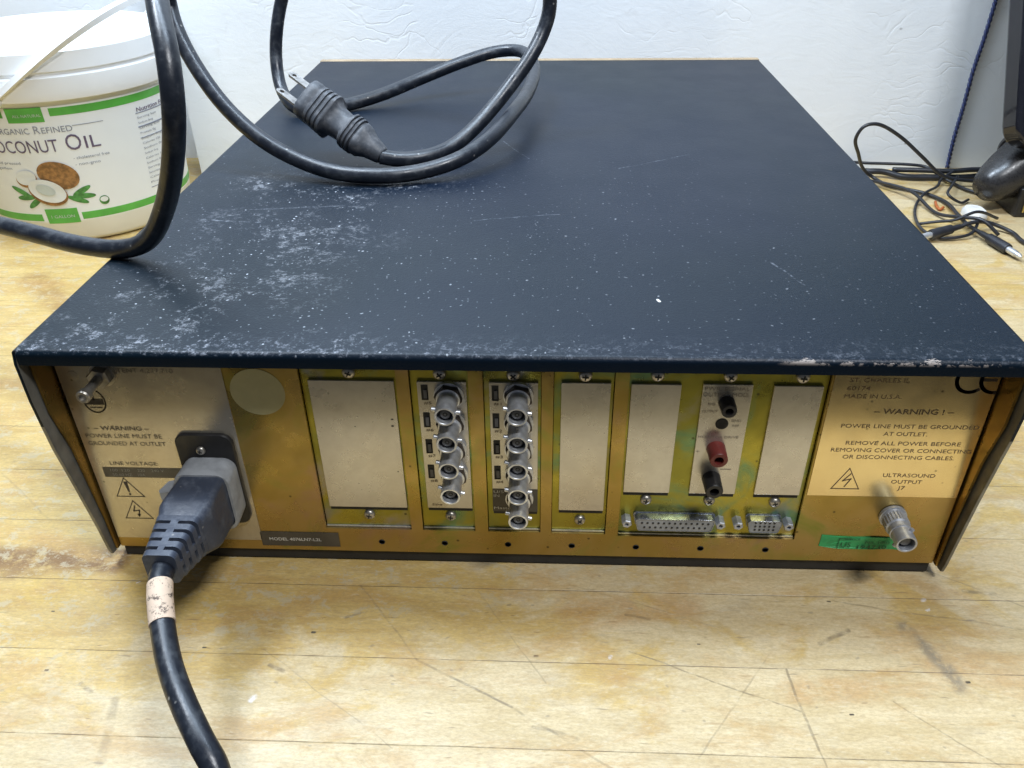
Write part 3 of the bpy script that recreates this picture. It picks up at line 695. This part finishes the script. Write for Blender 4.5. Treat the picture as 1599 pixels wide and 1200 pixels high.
# ------------------------------------------------------------------ power cord (one long cord: connector at the inlet, plug on the cover)
CONN = [(-.1525, -.040, .0600), (-.1508, -.0526, .0605), (-.1492, -.0573, .0600), (-0.1474, -0.0624, 0.0588), (-0.1424, -0.0742, 0.0549), (-0.1334, -0.0909, 0.0525), (-0.122, -0.1069, 0.051), (-0.1109, -0.1204, 0.0478), (-0.1033, -0.1288, 0.0417)]
OUT = [(-.100, -.148, .022), (-.125, -.168, -.015), (-.20, -.176, -.055), (-.31, -.165, -.050), (-.40, -.138, -.008), (-.47, -.08, .006), (-.53, .06, .0055), (-.55, .18, .035), (-.48, .225, .095), (-.41, .20, .130)]
LEFT = [(-0.3428, 0.1544, 0.1410), (-0.294, 0.127, 0.1469), (-0.265, 0.1141, 0.1468), (-0.2382, 0.103, 0.1461), (-0.2105, 0.0955, 0.1468), (-0.1901, 0.0877, 0.1556), (-0.1728, 0.0784, 0.1764), (-0.1553, 0.0624, 0.2053), (-0.1461, 0.055, 0.2299), (-0.1465, 0.0617, 0.2492), (-0.1523, 0.0757, 0.2618), (-0.1595, 0.0939, 0.2719), (-0.1822, 0.149, 0.2845), (-0.2048, 0.2104, 0.2886), (-0.2234, 0.254, 0.2652), (-0.2324, 0.2724, 0.2393), (-0.2276, 0.2636, 0.2255), (-0.2158, 0.2516, 0.2064), (-0.1969, 0.2381, 0.1844), (-0.1752, 0.2279, 0.1672), (-0.1544, 0.2218, 0.1563), (-0.1241, 0.2123, 0.1486), (-0.0906, 0.2085, 0.1474), (-0.067, 0.215, 0.1482), (-0.0452, 0.2249, 0.1524), (-0.0271, 0.2475, 0.158), (-0.0126, 0.2884, 0.1644), (-0.0033, 0.3433, 0.1653), (0.0005, 0.394, 0.1692), (-0.0033, 0.4212, 0.1744), (-0.0158, 0.445, 0.1752), (-0.0358, 0.4486, 0.173), (-0.0625, 0.4374, 0.1672), (-0.0943, 0.4236, 0.1578), (-0.1235, 0.3995, 0.1507), (-0.1474, 0.3835, 0.1469), (-0.1655, 0.3697, 0.1468), (-0.1794, 0.3632, 0.1468), (-0.1932, 0.3708, 0.149), (-0.206, 0.3891, 0.1596), (-0.2099, 0.4018, 0.1793), (-0.2059, 0.4055, 0.2029), (-0.1983, 0.409, 0.2257), (-0.1779, 0.3982, 0.2623), (-0.1321, 0.3747, 0.2959), (-0.0776, 0.3491, 0.3074), (-0.0295, 0.3302, 0.293), (0.0022, 0.3243, 0.2634), (0.0114, 0.324, 0.244), (0.0124, 0.3241, 0.2259), (0.0082, 0.3208, 0.2121), (-0.0006, 0.3106, 0.1972), (-0.0129, 0.3002, 0.1824), (-0.0259, 0.2872, 0.1692), (-0.0406, 0.2713, 0.157), (-0.0551, 0.2579, 0.1492), (-0.0714, 0.2465, 0.1468), (-0.086, 0.2430, 0.1468), (-0.0990, 0.2420, 0.1490)]
cordroot = thing('power_cord', (-.15, .0, 0), 'thick black power cord looping over the instrument cover into its rear inlet', 'power cord')
bm = B(); path = smooth_path(catmull(CONN+OUT+LEFT, 9), 4); tube(bm, path, .0050, 20)
cj = obj('cord', bm, 'cord', cordroot, 180)
# tape ring near the connector
bm = B(); seg_ = [p for p in path if -.0735 < p.y < -.0555 and p.x < -.13 and p.z < .07 and p.z > .04]
tube(bm, seg_, .00535, 24); o = obj('tape_band', bm, 'tape', cordroot, 60); o['label'] = 'smudged peach paper tape band'
# inlet connector: stepped body with ribbed strain relief
bm = B()
def cs(w, h, rr, y, cx_, cz_): return ring_xz(w, h, rr, y, cx_, cz_, 5)
loft(bm, [cs(.0222, .0296, .003, .0100, -.1512, .0555), cs(.0226, .0300, .003, -.0005, -.1513, .0560), cs(.0240, .0296, .0035, -.0130, -.1520, .0563), cs(.0242, .0286, .0040, -.0165, -.1523, .0565), cs(.0212, .0240, .0040, -.0225, -.1524, .0570), cs(.0206, .0232, .0040, -.0240, -.1525, .0572)])
hd = obj('connector_body', bm, 'conn', cordroot, 50)
bm = B(); rings = []
for k in range(5):
    y0 = -.0232-.0052*k; sc_ = 1-.065*k; cx_ = -.1525; cz_ = .0574+.0005*k
    rings += [cs(.0206*sc_, .0232*sc_, .003, y0, cx_, cz_), cs(.0198*sc_, .0226*sc_, .003, y0-.0032, cx_, cz_)]
    if k < 4: rings += [cs(.0155*sc_, .0180*sc_, .003, y0-.0033, cx_, cz_), cs(.0155*sc_, .0180*sc_, .003, y0-.0051, cx_, cz_)]
rings = [[Vector((p[0], p[1], p[2]+.0008)) for p in q] for q in rings]
loft(bm, rings)
# webs joining the ribs along the middle of each face
for wx, wz in ((.0019, .0116), (.0103, .0020)):
    loft(bm, [[(-.1525+a*wx*k_, y_, cz0+b*wz*k_) for a, b in ((-1, -1), (1, -1), (1, 1), (-1, 1))] for y_, k_, cz0 in ((-.0235, .99, .0582), (-.0440, .735 if wx > .005 else .735, .0602))])
obj('strain_relief', bm, 'conn', cordroot, 40)
# mains plug lying on the cover
T = Vector((-.0975, .2425, .1492)); F_ = Vector((-.1499, .2670, .1800)); u = (F_-T).normalized(); LN = (F_-T).length
w = (Vector((-.1478, .2701, .1836))-Vector((-.1576, .2647, .1762))).normalized(); w = (w-u*w.dot(u)).normalized(); n_ = w.cross(u)
if n_.dot(Vector((0, -1, 1))) < 0: n_ = -n_
def ps(tt, a, b, rr=.006): return [T+u*(tt*LN)+w*x+n_*y for x, y in rrect(a, b, rr, 6)]
bm = B()
pr = [(0, .0105, .0105), (.02, .0125, .012), (.16, .0165, .0150), (.22, .0200, .0170), (.26, .0225, .0195), (.30, .0228, .0200)]
for k in range(3):
    q = .31+.045*k; pr += [(q, .0212, .0188), (q+.012, .0212, .0188), (q+.018, .0242, .0208), (q+.036, .0244, .0210)]
pr += [(.47, .0195, .0180), (.56, .0205, .0185), (.63, .0215, .0195), (.66, .0262, .0225)]
for k in range(4):
    q = .67+.055*k; pr += [(q, .0288-.0006*k, .0240), (q+.030, .0288-.0006*k, .0240), (q+.036, .0262, .0222), (q+.050, .0262, .0222)]
pr += [(.90, .0272, .0232), (.99, .0268, .0228), (1.0, .0255, .0215)]
loft(bm, [ps(a, b, c, .0075) for a, b, c in pr]); pg = obj('plug_body', bm, 'plug', cordroot, 50)
for k, s in enumerate((-1, 1)):
    bm = B(); c = F_+w*(.0068*s)+n_*.002+u*.0035; wk, nk = w, n_; w, n_ = (w*.72+n_*.69).normalized(), (n_*.72-w*.69).normalized()
    out = [(0, -.0031), (.0150, -.0031), (.0172, -.0020), (.0172, .0020), (.0150, .0031), (0, .0031)]
    hole = [(.0125+.0016*math.cos(a*math.pi/6), .0016*math.sin(a*math.pi/6)) for a in range(12)]
    # blade as a slab with a through-hole built from a ring of quads
    ang = lambda p: math.atan2(p[1], p[0]-.0125)
    outer = [(.0125+.0031*math.cos(a*math.pi/6)*1.25, .0031*max(-1, min(1, 1.3*math.sin(a*math.pi/6)))) for a in range(12)]
    for sgn in (-1, 1):
        pass
    V1 = [[bm.verts.new(c+u*p[0]+n_*p[1]+w*(.00075*q)) for p in outer] for q in (-1, 1)]; V2 = [[bm.verts.new(c+u*p[0]+n_*p[1]+w*(.00075*q)) for p in hole] for q in (-1, 1)]
    for i in range(12):
        j = (i+1) % 12
        for q in (0, 1): bm.faces.new((V1[q][i], V1[q][j], V2[q][j], V2[q][i]))
        bm.faces.new((V1[0][i], V1[0][j], V1[1][j], V1[1][i])); bm.faces.new((V2[0][i], V2[0][j], V2[1][j], V2[1][i]))
    q4 = [(-.005, -.0031), (.0100, -.0031), (.0100, .0031), (-.001, .0031)]
    prism(bm, [c+u*p[0]+n_*p[1]-w*.00073 for p in q4], w*.00146)
    obj('plug_blade', bm, 'blade', cordroot); w, n_ = wk, nk

# ------------------------------------------------------------------ bucket
bx, by = -.47, .53
bk = thing('plastic_bucket', (bx, by, 0), 'white plastic coconut oil bucket with green striped label beside the instrument', 'bucket')
def Rz(z): return .095+.06*z
bm = B(); lathe(bm, [(0, .088), (.0015, .092), (.006, Rz(.006)), (.05, Rz(.05)), (.134, Rz(.134)), (.150, Rz(.150))], (bx, by, 0), (0, 0, 1), 96); obj('bucket_body', bm, 'bucket', bk, 40)
bm = B(); lathe(bm, [(.138, .103), (.1375, .109), (.1440, .1105), (.1570, .1100), (.1585, .1080), (.1605, .1080), (.1620, .1098), (.1770, .1090), (.1790, .1070), (.1800, .1040), (.1795, .1015), (.1770, .0995), (.1795, .0960), (.1800, .0001)], (bx, by, 0), (0, 0, 1), 96, cap=(False, False))
obj('lid', bm, 'lid', bk, 40)
def cyl(th, z, off=.0003):
    a = math.radians(th); R_ = Rz(z)+off; return (bx+R_*math.cos(a), by+R_*math.sin(a), z)
def patch_(bm, th0, th1, z0, z1, off, mi=0):
    n = max(2, int(abs(th1-th0)/2)); a = []; b = []; c = []; d = []
    for i in range(n+1):
        t_ = th0+(th1-th0)*i/n
        z0_ = z0(t_) if callable(z0) else z0; z1_ = z1(t_) if callable(z1) else z1
        a.append(bm.verts.new(cyl(t_, z0_, off))); b.append(bm.verts.new(cyl(t_, z1_, off))); c.append(bm.verts.new(cyl(t_, z0_, .00005))); d.append(bm.verts.new(cyl(t_, z1_, .00005)))
    for i in range(n):
        for p, q in ((a, b), (b, d), (d, c), (c, a)): bm.faces.new((p[i], p[i+1], q[i+1], q[i])).material_index = mi
K = lambda th, z: cyl(th, z, .0007)
lb = B(); patch_(lb, -190, 60, .0225, .1320, .0003); lb_ = obj('paper_label', lb, 'paper', bk, 60)
bm = B(); patch_(bm, -69.5, 60, .0240, .0310, .0005); patch_(bm, -190, -91, .0240, .0310, .0005); patch_(bm, -88.5, -71.2, .0215, .0362, .0006)
patch_(bm, -69.5, 60, .1235, .1305, .0005); patch_(bm, -190, -92, .1235, .1305, .0005); patch_(bm, -90, -72.5, .1190, .1320, .0006)
obj('green_bands', bm, 'lgreen', lb_)
def fit(s_, th0, th1, z, h, mt_bm, bold=False): text(mt_bm, s_, th0, th1, z, h, 0, 0, bold, fn=K)
bm = B()
for s_, a, b, h in (('C', -110.6, -103.2, .0150), ('OCONUT', -102.6, -70.2, .0118), ('O', -66.4, -59.0, .0150), ('IL', -57.4, -50.0, .0118)): fit(s_, a, b, .0915, h, bm)
fit('Nutrition Facts', -27, -2, .1140, .0040, bm, True)
obj('dark_lettering', bm, 'ldark', lb_)
bm = B(); fit('O', -100.5, -97.2, .1088, .0072, bm); fit('RGANIC', -96.6, -81.5, .1088, .0055, bm); fit('R', -79.2, -76.2, .1088, .0072, bm); fit('EFINED', -75.6, -61.2, .1088, .0055, bm)
fit('Cold pressed', -108, -92, .0805, .0028, bm); fit('1 gallon', -108, -98, .0755, .0025, bm)
fit('- cholesterol free', -65, -47, .0825, .0028, bm); fit('- non-gmo', -65, -52.5, .0765, .0028, bm); strip(bm, [(-61, .1125), (-45, .1115)], .0004, 0, fn=K) if False else None
for k in range(14):
    z = .1075-.0049*k; fit(random.choice(('Total Fat 14g', 'Calories 120', 'Serving Size', 'Saturated Fat', 'Sodium 0mg', 'Protein 0g')), -27.5, -27.5+random.uniform(9, 20), z, .0021, bm)
obj('grey_lettering', bm, 'lline', lb_)
bm = B()
for z, h in ((.1122, .0009), (.0992, .0012), (.0890, .0005), (.0395, .0006)): patch_(bm, -28, -3, z, z+h, .0006)
patch_(bm, -61, -46, .1132, .1136, .0006)
obj('rule_lines', bm, 'lline', lb_)
bm = B(); fit('ALL NATURAL', -87, -73.5, .1238, .0026, bm); fit('1 GALLON', -86, -73.5, .0270, .0030, bm); obj('white_lettering', bm, 'cocoshade', lb_)
def ell(bm, th, z, a, b, rot, off, n=28, mi=0, f=None):
    pts = []
    for i in range(n):
        t_ = 2*math.pi*i/n; x_, y_ = a*math.cos(t_), b*math.sin(t_); c_, s_ = math.cos(math.radians(rot)), math.sin(math.radians(rot))
        pts.append(cyl(th+math.degrees((x_*c_-y_*s_)/.099), z+x_*s_+y_*c_, off))
    c = bm.verts.new(cyl(th, z, off)); vs = [bm.verts.new(p) for p in pts]
    for i in range(n): bm.faces.new((c, vs[i], vs[(i+1) % n])).material_index = mi
bm = B()
for th, z, rot in ((-98, .0540, 150), (-96, .0480, 185), (-92, .0430, 215), (-66, .0520, 25), (-65, .0470, -5), (-69, .0440, -25)): ell(bm, th, z, .0095, .0026, rot, .0006, mi=3)
ell(bm, -75, .0690, .0180, .0130, -20, .0009, mi=0)
ell(bm, -92, .0665, .0105, .0080, 15, .0009, mi=0); ell(bm, -92, .0680, .0098, .0070, 15, .0012, mi=1); ell(bm, -83, .0530, .0175, .0124, -20, .0015, mi=0); ell(bm, -83, .0548, .0165, .0110, -20, .0018, mi=1); ell(bm, -83.5, .0560, .0085, .0050, -20, .0021, mi=2)
ell(bm, -56, .0400, .0045, .0045, 0, .0006, mi=3); ell(bm, -56, .0410, .0036, .0026, 0, .0009, mi=1)
obj('coconut_picture', bm, ['cocobrown', 'cocowhite', 'cocoshade', 'leaf'], lb_)
# bail handle, standing up
bm = B(); pa = math.radians(-91); pz = .140
A_ = Vector((bx+.1120*math.cos(pa), by+.1120*math.sin(pa), pz)); Bp = Vector((bx-.1120*math.cos(pa), by-.1120*math.sin(pa), pz))
pts = []
for i in range(25):
    t_ = math.pi*i/24; e = .30
    c_ = math.copysign(abs(math.cos(t_))**.8, math.cos(t_)); s_ = math.sin(t_)**.8
    mid = (A_+Bp)/2; pts.append(mid+(A_-mid)*c_+Vector((.83, .0, .56)).normalized()*.122*s_)
dirw = (A_-Bp).normalized().cross(Vector((0, 0, 1))).normalized()
rings = []
for i, p in enumerate(pts):
    tg = (pts[min(i+1, 24)]-pts[max(i-1, 0)]).normalized(); nn = tg.cross(dirw).normalized()
    rings.append([p+dirw*a*.0042+nn*b*.0026 for a, b in ((-1, -1), (1, -1), (1, 1), (-1, 1))])
loft(bm, rings); lathe(bm, [(-.003, .007), (.002, .007), (.003, .006)], A_, (A_-Bp), 20); lathe(bm, [(-.003, .007), (.002, .007), (.003, .006)], Bp, (Bp-A_), 20)
obj('bail_handle', bm, 'lid', bk, 40)

# ------------------------------------------------------------------ clutter at the right
def wire(name, P, rr, label, cat='cable', mt='wire', root=None, k=8):
    bm = B(); tube(bm, smooth_path(catmull(P, k), 2), rr, 10); o = obj(name, bm, mt, root, 180)
    if root is None: tag(o, label, cat)
    return o
def plugged(name, P, label, tip):
    """audio lead with a barrel plug on its end; tip = direction"""
    root = thing(name, tuple(P[-1]), label, 'audio cable')
    wire('cord', P, .0019, None, root=root)
    e = Vector(P[-1]); d = Vector(tip).normalized()
    bm = B(); lathe(bm, [(-.003, .0020), (.0, .0026), (.010, .0030), (.011, .0045), (.034, .0050), (.036, .0046)], e, d, 20); obj('plug_sleeve', bm, 'wire', root, 40)
    bm = B(); lathe(bm, [(.036, .0030), (.046, .0030), (.0462, .0024), (.050, .0024), (.053, .0010)], e, d, 20); obj('plug_tip', bm, 'nickel', root, 40)
    return root
plugged('audio_cable', [(0.52, .603, .004), (0.487, 0.6008, 0.006), (0.4457, 0.6008, 0.0117), (0.4141, 0.5966, 0.035), (0.3834, 0.5924, 0.0583), (0.3556, 0.5881, 0.0723), (0.3416, 0.5861, 0.0703), (0.3367, 0.5889, 0.0567), (0.3466, 0.5985, 0.0377), (.362, .615, .015), (0.3761, 0.6185, 0.0045), (0.3857, 0.5965, 0.003), (0.4144, 0.5749, 0.003), (0.4277, 0.5485, 0.003), (0.4226, 0.5035, 0.006), (0.4205, 0.4731, 0.007), (0.4250, 0.4561, 0.0065)],
        'black audio cable standing in a loop near the wall, its plug pointing front right', (.010, -.036, -.001))
plugged('audio_cable', [(.520, .3858, .003), (0.4858, 0.3958, 0.003), (0.4599, 0.4444, 0.003), (0.4597, 0.4673, 0.003), (0.442, 0.4781, 0.008), (0.4196, 0.4686, 0.012), (0.4080, 0.4655, 0.009)],
        'short black audio cable whose plug tip nearly touches the right edge of the instrument', (-.036, -.0165, -.0022))
wire('thin_cable', [(0.2999, 0.662, 0.003), (0.3599, 0.648, 0.012), (0.3753, 0.645, 0.012), (0.3934, 0.6434, 0.012), (0.4215, 0.640, 0.012), (0.4394, 0.6383, 0.010), (0.4459, 0.6242, 0.008), (0.4585, 0.603, 0.003), (0.468, 0.5791, 0.003), (.50, .56, .003)], .0017, 'thin dark cable running low along the wall foot above the thick one', 'cable')
wire('mains_cable', [(.29, .655, .003), (0.3637, 0.6428, 0.004), (0.3719, 0.6319, 0.007), (0.3911, 0.6298, 0.007), (0.4097, 0.6225, 0.004), (0.4413, 0.6207, 0.004), (0.4784, 0.6209, 0.004), (0.5001, 0.6225, 0.005), (0.5175, 0.6171, 0.004), (0.5579, 0.5948, 0.004)], .0034, 'thick black cable lying in the corner of bench and wall', 'cable')
wire('mains_cable', [(.40, .630, .0095), (0.43, 0.625, 0.0105), (0.46, .6205, .0110), (.485, .620, .0130), (0.51, 0.618, 0.012), (.55, .600, .009)], .0028, 'second thick black cable resting on the one in the bench corner', 'cable')
wire('thin_cable', [(0.462, 0.618, 0.012), (0.4469, 0.6089, 0.006), (0.4368, 0.592, 0.004), (0.411, 0.5617, 0.007), (0.396, 0.5409, 0.003), (0.3802, 0.4988, 0.003), (0.3776, 0.4679, 0.003), (0.3875, 0.4525, 0.003), (0.4037, 0.4543, 0.003), (0.4189, 0.4605, 0.005), (.432, .48, .012)], .0015, 'thin grey wire curving down beside the instrument and under the plugs', 'wire')
wire('thin_cable', [(.352, .63, .003), (0.3716, 0.6108, 0.003), (0.3767, 0.5944, 0.007), (0.397, 0.5616, 0.009), (0.4062, 0.5161, 0.003), (0.4171, 0.4876, 0.010), (0.4301, 0.47, 0.014), (.444, .46, .003)], .0017, 'straight thin black cable crossing the bench towards the two plugs', 'cable')
wire('thin_cable', [(0.3798, 0.4875, 0.003), (0.3950, .4845, .0065), (0.4102, 0.4826, 0.009), (0.4308, 0.4869, 0.016), (.46, .50, .004)], .0015, 'short thin wire lying crosswise above the small plug', 'wire')
wire('thin_cable', [(0.4661, 0.6134, 0.008), (0.4445, 0.5774, 0.009), (0.4284, 0.5456, 0.011), (0.4427, 0.5449, 0.003), (0.4544, 0.5543, 0.003)], .0014, 'thin wire hooking round in front of the pale plastic base', 'wire')
wire('orange_wire', [(0.4192, 0.5503, 0.002), (0.4156, 0.5374, 0.002), (0.4154, 0.5285, 0.002), (0.4211, 0.5343, 0.002)], .0014, 'tiny curl of orange brown wire among the black cables', 'wire', 'orange')
# twisted blue cord down the wall
BL = catmull([(.4688, wy(.4688)-.004, .34), (.4688, wy(.4688)-.004, .26), (0.4744, 0.6599, 0.1981), (0.4754, 0.66, 0.18), (0.4747, 0.66, 0.1425), (0.4727, 0.6598, 0.1099), (0.4731, 0.6599, 0.0724), (0.4725, 0.6598, 0.0368), (0.4741, 0.6599, 0.0019)], 40)
bm = B()
for ph in (0, math.pi):
    tube(bm, [p+Vector((math.cos(i*.55+ph)*.0011, math.sin(i*.55+ph)*.0011, 0)) for i, p in enumerate(BL)], .0013, 8)
tag(obj('hanging_cord', bm, 'bluecord', None, 60), 'dark blue twisted cord hanging down the white wall', 'cord')
# monitor
mon = thing('computer_monitor', (.62, .60, 0), 'dark computer monitor at the right edge with glossy lower rim', 'monitor')
tilt = math.radians(21); O = Vector((.4570, .500, .0740)); ux = Vector((.98, .20, 0)).normalized(); uz = Vector((-math.sin(tilt)*ux.y, math.sin(tilt)*ux.x, math.cos(tilt))); uy = uz.cross(ux)
def slab(bm, x0, x1, z0, z1, y0, y1, rr, n=6):
    w_, h_ = x1-x0, z1-z0; o = []
    loft(bm, [[O+ux*((x0+x1)/2+a)+uz*((z0+z1)/2+b)+uy*y for a, b in rrect(w_, h_, rr, n)] for y in (y0, y1)])
bm = B(); slab(bm, 0, .46, 0, .30, 0, .024, .022); obj('casing', bm, 'gloss', mon, 40, .004)
bm = B(); slab(bm, .006, .454, .018, .294, -.0012, -.0002, .006); obj('screen', bm, 'screen', mon)
bm = B(); prism(bm, [O+ux*.20+uz*.02+uy*.024, O+ux*.26+uz*.02+uy*.024, O+ux*.26+uz*.14+uy*.024, O+ux*.20+uz*.14+uy*.024], (0.008, .03, -.0)); box(bm, .648, .70, .585, .605, .005, .20); obj('stand_neck', bm, 'gloss', mon, bevel=.002)
bm = B(); loft(bm, [[(.675+a, .565+b, z) for a, b in rrect(.20, .13, .04, 8)] for z in (.0005, .006)]); obj('stand_base', bm, 'gloss', mon, 40, .002)
# small rounded speaker: cone-shaped grey body, pale base, glossy rim
sp = thing('desk_speaker', (.478, .548, 0), 'small rounded dark speaker on a pale plastic base amid the tangled cables', 'speaker')
ax_ = Vector((.78, .34, .40)).normalized(); c0 = Vector((.452, .527, .024))
bm = B(); lathe(bm, [(-.004, .001), (-.002, .012), (.004, .0165), (.014, .0205), (.030, .0245), (.046, .0270), (.050, .0285)], c0, ax_, 40); obj('speaker_body', bm, 'spk', sp, 60)
bm = B(); lathe(bm, [(.047, .0290), (.048, .0315), (.051, .0325), (.055, .0310), (.060, .024), (.062, .010), (.0625, .0005)], c0, ax_, 40); obj('glossy_rim', bm, 'gloss', sp, 50)
bm = B(); loft(bm, [[(.4440+a*k_*.8, .5150+b*k_*.8, z) for a, b in rrect(.026, .036, .012, 8)] for z, k_ in ((.0003, 1), (.005, .98), (.008, .8))]); obj('pale_base', bm, 'whitebase', sp, 40)
# black adapter block with brass pins behind it
ad = thing('adapter_block', (.515, .535, 0), 'black adapter block with small brass pins at the right edge of the bench', 'adapter')
bm = B(); box(bm, .482, .56, .512, .575, .0003, .030); obj('block_body', bm, 'blackpl', ad, bevel=.002)
bm = B(); lathe(bm, [(0, .026), (.03, .030), (.06, .024), (.075, .012)], (.515, .555, .03), (.3, .2, 1), 28); obj('rounded_cap', bm, 'blackpl', ad, 40)
for x in (.488, .501):
    bm = B(); box(bm, x, x+.0014, .5102, .5118, .006, .025); obj('brass_pin', bm, 'brass', ad)
